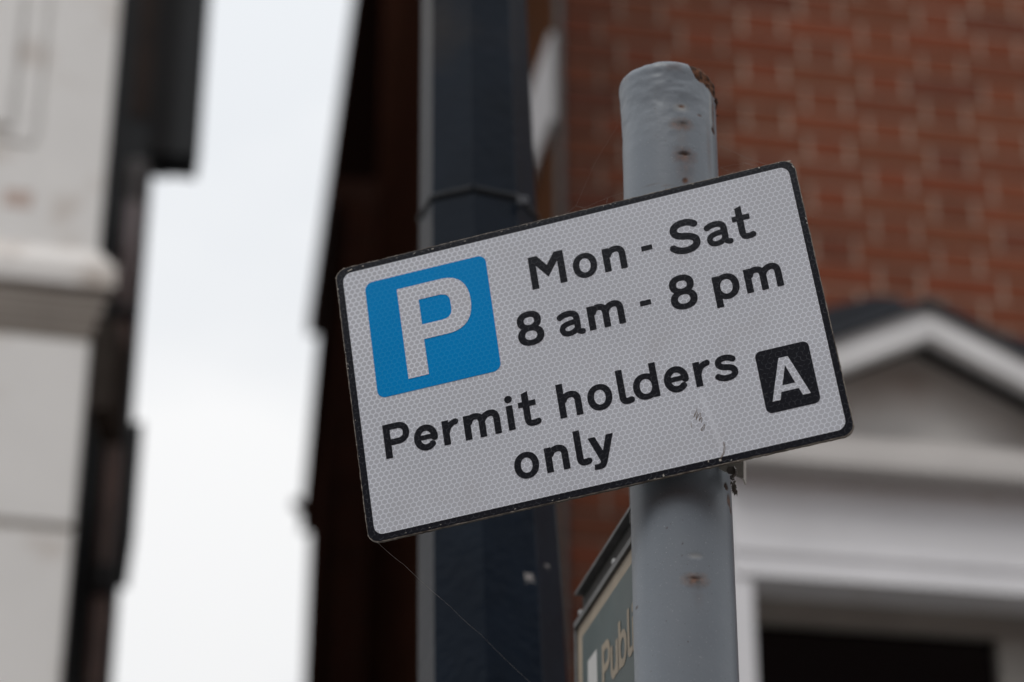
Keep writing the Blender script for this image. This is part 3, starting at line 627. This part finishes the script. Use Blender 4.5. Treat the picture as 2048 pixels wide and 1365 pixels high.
bm = bmesh.new(); bm.from_mesh(shaft.data); bmesh.ops.remove_doubles(bm, verts=bm.verts[:], dist=1e-5); bmesh.ops.recalc_face_normals(bm, faces=bm.faces[:]); bm.to_mesh(shaft.data); bm.free()
mb = MB(); pr = at(956, 437, CD); rs = rad_at(956, 437, 231) - .001
Pn = []
for k in range(33):
    t = k * 2 * math.pi / 32; seg = (t % R(45)) - R(22.5); r = rs * math.cos(R(22.5)) / math.cos(seg)
    Pn.append((pr[0] - ob[0] + math.sin(fa0 + t) * r, pr[1] - ob[1] - math.cos(fa0 + t) * r, pr[2] + .006 * -math.sin(t) * .4))
mb.tube(Pn, .0048, 8, False); strap = mb.build('strap', M_strap, colE, smooth=True)
bk = at(1046, 404, CD - .055) - ob; mb = MB(); mb.box(bk[0] - .006, bk[0] + .006, bk[1] - .004, bk[1] + .004, bk[2] - .005, bk[2] + .005); mb.build('buckle', mat('buckle_metal', (.04, .045, .055), .3, 0), strap, bevel=.001)
# tufts of old web stuck to the column
M_tuft = mat('web_tuft', (.38, .36, .35), .9)
def tuft(px, py, D, r, n, label):
    mb = MB(); c0 = at(px, py, D)
    for k in range(n):
        P = c0 + np.array([rr.gauss(0, r * .35), rr.gauss(0, r * .2), rr.gauss(0, r * .35)]); Q = P + np.array([rr.uniform(-r, r), rr.uniform(-r * .4, r * .4), rr.uniform(-r, r)])
        mb.tube([P, (P + Q) / 2 + np.array([0, 0, rr.uniform(-r, r) * .3]), Q], rr.uniform(.0002, .0007), 5)
    o = mb.build('web_tuft', M_tuft); tag(o, label, 'cobweb')
tuft(1057, 1155, CD - .085, .0045, 22, 'bright white web tuft stuck on lower right face of dark column')
tuft(1095, 1132, CD - .060, .003, 5, 'small grey web tuft beside the bright one on dark column')

# cobweb threads
def thread(name, pts, r, label, sag=0.):
    mb = MB()
    for seq in pts:
        P = [np.array(p) for p in seq]
        Q = []
        for a, b2 in zip(P[:-1], P[1:]):
            for k in range(6): Q.append(a + (b2 - a) * k / 6 - np.array([0, 0, sag * 4 * (k / 6) * (1 - k / 6)]))
        Q.append(P[-1]); mb.tube(Q, r, 5)
    o = mb.build(name, M_web if name == 'spider_thread' else M_web2); tag(o, label, 'cobweb'); return o
thread('spider_thread', [[psign(752, 1082, .002), at(808, 1130, 1.70), at(900, 1213, 1.78), at(960, 1268, 1.82), at(1060, 1365, 1.88), at(1100, 1405, 1.9)]], .00008, 'long thin spider thread running down from lower left corner of parking sign', .0008)
thread('cobweb', [[psign(1100, 455, 0), at(1152, 412, 1.665), at(1190, 325, 1.66), at(1236, 250, 1.655)], [at(1152, 412, 1.665), psign(1170, 417, 0)], [psign(1165, 418, 0), at(1215, 396, 1.655), at(1247, 386, 1.65)], [at(1215, 396, 1.655), psign(1213, 408, 0)]], .00005, 'faint cobweb between left side of post top and sign edge')
thread('cobweb', [[at(1440, 292, 1.65), at(1490, 315, 1.63), psign(1535, 330, 0)], [at(1440, 335, 1.65), at(1462, 345, 1.64), psign(1485, 342, 0)], [at(1440, 335, 1.65), at(1490, 326, 1.64), psign(1517, 332, 0)], [at(1490, 326, 1.64), psign(1507, 333, 0)], [at(1490, 326, 1.64), at(1470, 340, 1.64), psign(1462, 350, 0)]], .00005, 'faint cobweb between right side of post top and sign corner')

# ------------------------------------------------------------------ red brick house with porch
AZ = 79.0; UF = np.array([math.sin(R(AZ)), math.cos(R(AZ)), 0]); NF = np.array([UF[1], -UF[0], 0]); CC = np.array([.124, 5.36, 0])
house = empty('brick_house'); tag(house, 'red brick house with white gabled porch over a dark glazed doorway', 'house')
mm = Matrix.Identity(4)                            # local x along the front, y INTO the house, z up
for i in range(3):
    mm[i][0] = UF[i]; mm[i][1] = -NF[i]; mm[i][2] = (0, 0, 1)[i]; mm[i][3] = CC[i]
house.matrix_world = mm
M_brickA = bpy.data.materials.new('red_brick'); M_brickA.use_nodes = True; nt = M_brickA.node_tree; b = nt.nodes['Principled BSDF']; L = nt.links.new
tc = N(nt, 'ShaderNodeTexCoord'); at2 = N(nt, 'ShaderNodeAttribute', attribute_name='tint'); nv = noise(nt, 30, 5); rv = N(nt, 'ShaderNodeMapRange'); rv.inputs[3].default_value = .75; rv.inputs[4].default_value = 1.25; L(nv.outputs[0], rv.inputs[0])
hs = N(nt, 'ShaderNodeHueSaturation'); L(at2.outputs['Color'], hs.inputs['Color']); L(rv.outputs[0], hs.inputs['Value']); L(hs.outputs[0], b.inputs['Base Color']); b.inputs['Roughness'].default_value = .9; b.inputs['Specular IOR Level'].default_value = .2
V, Fc, TI = [], [], []
cols = [(.182, .054, .026), (.184, .050, .024), (.16, .050, .026), (.184, .055, .027), (.148, .046, .026), (.188, .052, .025), (.168, .054, .027)]
z = 1.98; r = 0
while z < 8.5:
    x = -.0 if r % 2 else -.056 - .0; k = r % 2
    x = 0.0
    first = True
    while x < 2.6:
        L_ = .1005 if k % 2 else .213
        if first and r % 2 == 0: L_ = .159
        first = False
        x0, x1 = x, x + L_
        if z + .065 < 3.3 and x1 > .32 and x0 < 1.25 or (z < 4.0 and x0 < 1.25 and x1 > .34):   # behind porch
            pass
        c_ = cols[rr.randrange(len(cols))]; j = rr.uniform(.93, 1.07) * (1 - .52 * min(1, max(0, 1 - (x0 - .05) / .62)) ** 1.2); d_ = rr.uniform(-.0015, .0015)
        b0 = len(V); e_ = .0015
        V += [(x0, d_, z), (x1, d_, z), (x1, d_, z + .0635), (x0, d_, z + .0635), (x0, .012, z), (x1, .012, z), (x1, .012, z + .0635), (x0, .012, z + .0635)]
        Fc += [(b0, b0 + 1, b0 + 2, b0 + 3), (b0, b0 + 4, b0 + 5, b0 + 1), (b0 + 3, b0 + 2, b0 + 6, b0 + 7), (b0, b0 + 3, b0 + 7, b0 + 4), (b0 + 1, b0 + 5, b0 + 6, b0 + 2)]
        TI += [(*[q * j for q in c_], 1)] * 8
        x = x1 + .012; k += 1
    z += .075; r += 1
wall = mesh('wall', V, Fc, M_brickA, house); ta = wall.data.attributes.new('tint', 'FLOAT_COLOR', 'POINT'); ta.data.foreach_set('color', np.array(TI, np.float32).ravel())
M_mort = mat('pale_mortar', (.40, .30, .235), .95, 0, .2, 20)
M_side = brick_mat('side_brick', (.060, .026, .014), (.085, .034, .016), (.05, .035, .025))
for xa, xb, kk in ((.004, .15, .42), (.15, .30, .58), (.30, .46, .76), (.46, 2.6, 1)):  # mortar strips get darker in steps towards the house corner
    mb = MB(); mb.box(xa + .0001, xb, .0045, .019, 0, 8.5); mb.build('mortar_bed', M_mort if kk == 1 else mat('darker_mortar', (.35 * kk, .26 * kk, .205 * kk), .95, 0, .2, 20), house)
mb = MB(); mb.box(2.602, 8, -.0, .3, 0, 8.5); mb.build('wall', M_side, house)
# the side wall along the street, going away
SA = -10.0; us = np.array([math.sin(R(SA)), math.cos(R(SA)), 0])
def hl(P): q = np.array(P) - CC; return (float(q @ UF), float(q @ -NF), float(P[2]))
a0 = CC + us * .021; a1 = CC + us * 4.2; th = np.array([us[1], -us[0], 0]) * .25
mb = MB(); q = [a0 + np.array([-.003, .003, 0]), a1, a1 + th, a0 + th]; mb.prism([hl(p) for p in q], [hl(p + np.array([0, 0, 9.5])) for p in q]); mb.build('side_wall', brick_mat('dark_side_brick', (.034, .0135, .0085), (.048, .018, .011), (.034, .019, .014)), house)  # side wall in darker brick; a lighter skin covers its near end
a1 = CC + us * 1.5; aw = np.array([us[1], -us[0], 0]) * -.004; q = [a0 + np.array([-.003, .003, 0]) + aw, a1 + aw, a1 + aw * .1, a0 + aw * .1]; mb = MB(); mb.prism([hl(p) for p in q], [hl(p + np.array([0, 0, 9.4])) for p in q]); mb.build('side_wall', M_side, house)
# pale panel on the side wall, dark tube standing at the house corner
M_bell = mat('off_white_panel', (.42, .41, .42), .4, 0, .08, 10)
fsd = -np.array([us[1], -us[0], 0])
pn = empty('wall_panel', tuple(CC + us * .5 + np.array([0, 0, 4.79]))); tag(pn, 'pale grey rectangular panel on the shaded side wall of the brick house', 'panel'); bo = np.array(pn.location)
def wbox(s0, s1, f0, f1, z0, z1):
    q = [CC + us * a + fsd * f for a, f in ((s0, f0), (s1, f0), (s1, f1), (s0, f1))]; return [(*(p - bo)[:2], z0 - bo[2]) for p in q], [(*(p - bo)[:2], z1 - bo[2]) for p in q]
mb = MB(); mb.prism(*wbox(.02, .95, .006, .022, 4.80, 5.07)); mb.build('board', M_bell, pn, bevel=.003)
mb = MB(); mb.prism(*wbox(.0, .97, .0, .0058, 4.785, 5.085)); mb.build('backing', mat('dark_plastic', (.02, .02, .02), .5), pn)
mb = MB(); mb.tube([(-.004, -.012, 1), (-.004, -.012, 8.4)], .010, 8); mb.build('corner_tube', mat('black_tube', (.015, .015, .015), .5), house)

# porch -------------------------------------------------------------
M_wp = mat('white_joinery_paint', (.72, .72, .745), .45, 0, .05, 6, col2=(.6, .57, .54), c2pos=(.6, .75), c2scale=5)
M_sof = mat('aged_white_paint', (.68, .665, .64), .6, 0, .1, 5, col2=(.52, .45, .41), c2pos=(.5, .75), c2scale=3)
M_slate = mat('dark_slate', (.02, .026, .036), .5, 0, .3, 14)
M_frame = mat('grey_door_frame', (.30, .285, .26), .5, 0, .1, 10)
M_glass = mat('dark_glass', (.003, .003, .004), .08, spec=.2)
porch = bpy.data.objects.new('porch', None); S.collection.objects.link(porch); porch.parent = house
doorway = bpy.data.objects.new('doorway', None); S.collection.objects.link(doorway); doorway.parent = house
DT, DL, DR = 3.311, .338, .910
GQ = .57                                            # how far the gable stands out from the wall
ax_, az_ = .737, 4.040                               # apex of the rakes (outer)
sl_ = .475                                          # slope of the rakes
def rake(side, q0, q1, t0, t1, x_in, x_out):
    """sloping board between two offsets below the outer slope line"""
    A = []
    for (x, t) in ((x_in, t0), (x_out, t0), (x_out, t1), (x_in, t1)):
        A.append((ax_ + side * x, az_ - sl_ * x - t))
    return [(x, -q1, z) for x, z in A], [(x, -q0, z) for x, z in A]
XO = .48
mb = MB()
for sd_ in (-1, 1):
    mb.prism(*rake(sd_, GQ - .05, GQ - .012, .0, .030, 0, XO))
    mb.prism(*rake(sd_, GQ - .045, GQ - .0, .0301, .086, 0, XO))
bar = mb.build('bargeboard', mat('bargeboard_paint', (.66, .655, .66), .5, 0, .08, 6), porch, bevel=.003)
mb = MB()
for sd_ in (-1, 1): mb.prism(*rake(sd_, .0, GQ + .012, -.012, -.002, 0, XO + .04))
mb.build('porch_roof', M_slate, porch)
mb = MB(); q = [(ax_, az_ - .07), (ax_ - XO, az_ - .07 - sl_ * XO), (ax_ + XO, az_ - .07 - sl_ * XO)]
mb.prism([(x, -(GQ - .12), z) for x, z in q], [(x, -.02, z) for x, z in q]); mb.build('tympanum', M_sof, porch)
M_lead = mat('lead_flashing', (.008, .011, .018), .8, 0, .3, 10)
for pxs in (((1560, 668), (1650, 618), (1745, 594), (1795, 596), (1850, 640), (1840, 700), (1560, 800)), ((1930, 648), (1990, 664), (2075, 692), (2075, 770), (1930, 730))):
    mb = MB(); Q = [plane_hit(x, y, CC, AZ) for x, y in pxs]; mb.prism([(x, -.006, z) for x, z in Q], [(x, -.001, z) for x, z in Q]); mb.build('flashing', M_lead, porch)
# horizontal cornice: sloping top, fascia, soffit, frieze with mouldings
def prof(pts, x0, x1, name, m):
    mb = MB(); mb.prism([(x0, -q, z) for q, z in pts], [(x1, -q, z) for q, z in pts]); return mb.build(name, m, porch)
x0_, x1_ = ax_ - XO - .02, ax_ + XO + .02
prof([(GQ - .121, 3.72), (GQ - .075, 3.705), (GQ - .03, 3.690), (GQ - .03, 3.676), (GQ - .01, 3.668), (GQ, 3.660), (GQ, 3.618), (GQ - .02, 3.616), (.502, 3.618), (.502, 3.72)], x0_, x1_, 'cornice', mat('cornice_paint', (.50, .48, .465), .5, 0, .08, 5))
prof([(.501, 3.72), (.501, 3.60), (.500, 3.59), (.50, 3.446), (.507, 3.442), (.507, 3.424), (.501, 3.420), (.501, 3.398), (.510, 3.394), (.510, 3.366), (.10, 3.366), (.10, 3.72)], x0_ + .03, x1_ - .03, 'frieze', M_wp)
# jambs (pilasters) and the opening
mb = MB(); mb.box(.252, .3085, -.504, .0, 0, 3.3655); mb.box(.23, .2518, -.486, .0, 0, 3.3655); mb.build('jamb', M_wp, porch, bevel=.003)
mb = MB(); mb.box(1.075, 1.16, -.504, .0, 0, 3.3655); mb.build('jamb', M_wp, porch, bevel=.003)
door = MB(); door.box(.309, 1.074, -.385, -.31, DT, 3.3655); door.box(.309, DL, -.385, -.31, 0, DT - .001); door.box(DR, 1.074, -.385, -.31, 0, DT - .001)
door.build('door_frame', M_frame, doorway)
mb = MB(); mb.box(DL + .001, DR - .001, -.355, -.345, 0, DT - .002); mb.build('pane', M_glass, doorway)
mb = MB(); mb.box(.309, 1.074, -.27, -.26, 0, 3.36); mb.build('hall_wall', mat('dark_hall', (.02, .02, .02), .9), house)
# ------------------------------------------------------------------ white rendered building on the left
AL = 76.5; UL = np.array([math.sin(R(AL)), math.cos(R(AL)), 0]); NL = np.array([UL[1], -UL[0], 0]); d = ray(242, 0); LC = np.array([d[0] / d[1] * 6.5, 6.5, 0])
wb = empty('white_building'); tag(wb, 'off white rendered building with panelled pilaster and moulded cornice', 'building')
mm = Matrix.Identity(4)
for i in range(3):
    mm[i][0] = UL[i]; mm[i][1] = -NL[i]; mm[i][2] = (0, 0, 1)[i]; mm[i][3] = LC[i]
wb.matrix_world = mm
M_render = mat('off_white_render', (.80, .79, .775), .75, 0, .05, 3, bump=.2, bscale=30, col2=(.56, .50, .45), c2pos=(.56, .74), c2scale=4.5)
M_stone = mat('weathered_cornice', (.76, .74, .72), .75, 0, .08, 4, col2=(.46, .40, .35), c2pos=(.5, .72), c2scale=6)
M_groove = mat('dark_joint', (.42, .38, .33), .8, 0, .1, 8)  # darker tone for the joint in the lower wall
mb = MB(); mb.box(-3.0, 0, .025, 3.2, 0, 9.5); mb.build('wall', M_render, wb)
mb = MB(); mb.box(-.208, 0, 0, .0248, 5.0, 9.5); mb.box(-3.0, -.2082, 0, .0248, 5.0, 5.352); mb.box(-.282, -.228, .004, .0248, 5.372, 9.5); mb.box(-3.0, -.2822, .004, .0248, 5.372, 5.402); mb.box(-3, -.306, 0, .0248, 5.424, 9.5)
mb.build('pilaster', M_render, wb, bevel=.003)
mb = MB(); mb.box(-3.0, -.004, 0, .0248, 4.118, 4.705); mb.box(-3.0, -.004, 0, .0248, 0, 4.094); mb.build('lower_wall', M_render, wb, bevel=.004)
mb = MB(); mb.box(-3.0, -.006, .018, .0246, 4.0942, 4.1178); mb.build('joint', M_groove, wb)
pf = [(-.02, 5.035), (.006, 5.005), (.048, 4.945), (.056, 4.935), (.058, 4.868), (-.02, 4.862)]
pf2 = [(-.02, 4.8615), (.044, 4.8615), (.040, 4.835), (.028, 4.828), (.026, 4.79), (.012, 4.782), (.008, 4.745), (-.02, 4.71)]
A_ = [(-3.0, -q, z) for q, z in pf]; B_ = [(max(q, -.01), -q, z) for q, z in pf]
mb = MB(); mb.prism(A_, B_); m2 = MB(); m2.prism([(-3.0, -q, z) for q, z in pf2], [(max(q, -.01), -q, z) for q, z in pf2]); m2.build('moulding', mat('shaded_moulding', (.40, .36, .32), .8, 0, .12, 5), wb)  # lower mouldings coloured darker to paint in the shade under the cornice
C_ = [(max(q, -.01), 1.2, z) for q, z in pf]; mb.build('cornice', M_stone, wb)
# small pink-brown patch where the render has come off
mb = MB(); p = [plane_hit(x, y, LC, AL) for x, y in ((5, 412), (62, 418), (66, 384), (8, 378))]; mb.prism([(x, -.0006, z) for x, z in p], [(x, .003, z) for x, z in p]); mb.build('repair_patch', mat('pink_patch', (.55, .44, .39), .8), wb)

# ------------------------------------------------------------------ dark building behind it, bay, pipe
M_blk = mat('black_paint', (.005, .007, .010), .4, 0, .3, 4)
M_brn = mat('dark_brown_wood', (.060, .034, .024), .6, 0, .4, 6)
M_gry = mat('charcoal_render', (.013, .012, .013), .6, 0, .3, 4)
DB = 8.0
db = empty('black_building', tuple(at(285, 600, DB) * [1, 1, 0]), R(11)); ob = np.array(db.location); tag(db, 'black fronted building between the white building and the sky, with overhanging bay', 'building')
def dx(px, row=600):                                # local x on the building's front plane of a sight line
    return plane_hit(px, row, ob, 79.0)[0]
def dz(px, row): return plane_hit(px, row, ob, 79.0)[1]
mb = MB(); mb.box(-1.6, 0, 0, 6, 0, dz(285, -300)); mb.build('wall', M_blk, db)
zb = dz(350, 318)
x0b, x1b, x2b = dx(303, 200), dx(350, 200), dx(408, 180)
mb = MB(); mb.box(x0b, x1b, -.03, .16, zb, zb + 3.5); mb.build('bay', M_gry, db)
mb = MB(); mb.box(x1b + .001, x2b, -.02, .16, zb + .01, zb + 3.5); mb.build('bay_side', M_blk, db)
mb = MB(); mb.box(dx(262, 200), x0b - .002, -.012, .01, dz(270, 235), zb + 3.5); mb.build('panel', M_brn, db)
mb = MB(); mb.box(.001, dx(278, 960), -.02, .5, dz(262, 1080), dz(285, 850)); mb.build('side_box', M_blk, db)
M_pipe = mat('weathered_pipe', (.24, .15, .125), .35, 0, .25, 5, spec=.7, col2=(.06, .035, .028), c2pos=(.45, .7), c2scale=3)
DP = 7.7
dp = empty('downpipe', tuple(at(249, 640, DP) * [1, 1, 0])); ob2 = np.array(dp.location); tag(dp, 'brown round downpipe with collars on the black building', 'downpipe')
zt = at(278, 345, DP)[2]
zj = at(245, 632, DP)[2]
mb = MB(); mb.tube([(0, 0, 0), (0, 0, zj)], .031, 20); mb.build('pipe', M_pipe, dp, smooth=True)
mb = MB(); mb.tube([(0, 0, zj + .001), (0, 0, zt)], .031, 20); mb.build('pipe', mat('grey_mauve_pipe', (.66, .58, .59), .35, 0, .15, 4, spec=.6), dp, smooth=True)
for row, r_, h_ in ((385, .036, .10), (350, .044, .09), (632, .036, .055), (1165, .038, .12)):
    z_ = at(250, row, DP)[2]; mb = MB(); mb.tube([(0, 0, z_ - h_ / 2), (0, 0, z_ - h_ / 2 + .01), (0, 0, z_ + h_ / 2 - .01), (0, 0, z_ + h_ / 2)], [r_ - .004, r_, r_, r_ - .004], 20)
    mb.build('collar' if row > 400 else 'hopper', mat('collar_paint', (.03, .03, .032), .4) if row > 400 else mat('pale_hopper', (.30, .29, .29), .3, .2), dp, smooth=True)
# brown stone block under the cornice end
a = at(180, 735, 7.0); b_ = at(226, 735, 7.0); mb = MB(); mb.box(a[0], b_[0], 7.0, 7.3, at(200, 815, 7.0)[2], at(200, 640, 7.0)[2]); o = mb.build('stone_bracket', mat('brown_stone', (.12, .10, .085), .8, 0, .2, 10)); tag(o, 'brown stone bracket in shade under the end of the white cornice', 'bracket')

# ------------------------------------------------------------------ dark brick terraces down the right side of the street
FH = 7.0
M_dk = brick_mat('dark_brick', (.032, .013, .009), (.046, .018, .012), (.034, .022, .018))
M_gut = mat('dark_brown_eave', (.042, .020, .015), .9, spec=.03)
def terrace(name, label, e0, e1, D0, az, over, depthx, top_thick, mwall, ext_near):
    """e0, e1: pixels on the eave line; D0 distance of e0; the eave runs level along az"""
    P0 = at(*e0, D0); u = np.array([math.sin(R(az)), math.cos(R(az)), 0]); w = np.array([u[1], -u[0], 0]) # w = to the right, into the building
    s1, _ = plane_hit(*e1, P0, az); z1 = P0[2]
    t = empty(name, tuple(P0 * [1, 1, 0])); o = np.array(t.location); tag(t, label, 'building')
    def prism(sa, sb, wa, wb_, za, zb_, nm, m):
        q = [u * sa + w * wa, u * sb + w * wa, u * sb + w * wb_, u * sa + w * wb_]; mb = MB(); mb.prism([(*p[:2], za) for p in q], [(*p[:2], zb_) for p in q]); return mb.build(nm, m, t)
    prism(-ext_near, s1, 0, over + .3, z1 - top_thick, z1, 'eave', M_gut)
    prism(-ext_near, s1 - .05, over, depthx, 0, z1 - top_thick - .002, 'wall', mwall)
    return t, u, w, s1, z1
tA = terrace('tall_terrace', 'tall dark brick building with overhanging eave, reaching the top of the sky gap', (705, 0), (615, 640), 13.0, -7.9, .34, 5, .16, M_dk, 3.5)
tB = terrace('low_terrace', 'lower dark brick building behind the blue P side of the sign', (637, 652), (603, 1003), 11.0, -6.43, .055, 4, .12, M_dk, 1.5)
# gutter end of the lower terrace
g = at(594, 1008, 12.6); mb = MB(); mb.tube([g + np.array([.0, 0, 0]), g + np.array([.10, .3, 0])], .035, 10); o = mb.build('gutter_end', M_gut, tB[0], smooth=False); o.matrix_parent_inverse = tB[0].matrix_world.inverted(); o.location = tuple(-np.array(tB[0].location)); o.matrix_parent_inverse.identity()
o.location = tuple(-np.array(tB[0].location) * [1, 1, 0])

# ------------------------------------------------------------------ unseen terrace behind the viewer, added and sized to cut sky light
ter = empty('unseen_terrace', (0, -7, 0)); tag(ter, 'unseen plain brick terrace behind the viewer, added to block sky light', 'building')
mb = MB(); mb.box(-30, 0, -8, 0, 0, 7.4); mb.box(.002, 30, -8, 0, 0, 8.6); mb.build('wall', brick_mat('facing_brick', (.16, .07, .05), (.2, .09, .06), (.3, .25, .2)), ter)
# ------------------------------------------------------------------ ground
M_asp = mat('asphalt', (.05, .05, .052), .9, 0, .2, 2); M_pave = mat('paving', (.22, .21, .2), .85, 0, .15, 3)
mb = MB(); mb.box(-300, 300, -300, 300, -.5, -.12); o = mb.build('road', M_asp); tag(o, kind='structure')
mb = MB(); mb.box(-1.0, 40, -.9, 40, -.119, 0); o = mb.build('pavement', M_pave, bevel=.01); tag(o, kind='structure')
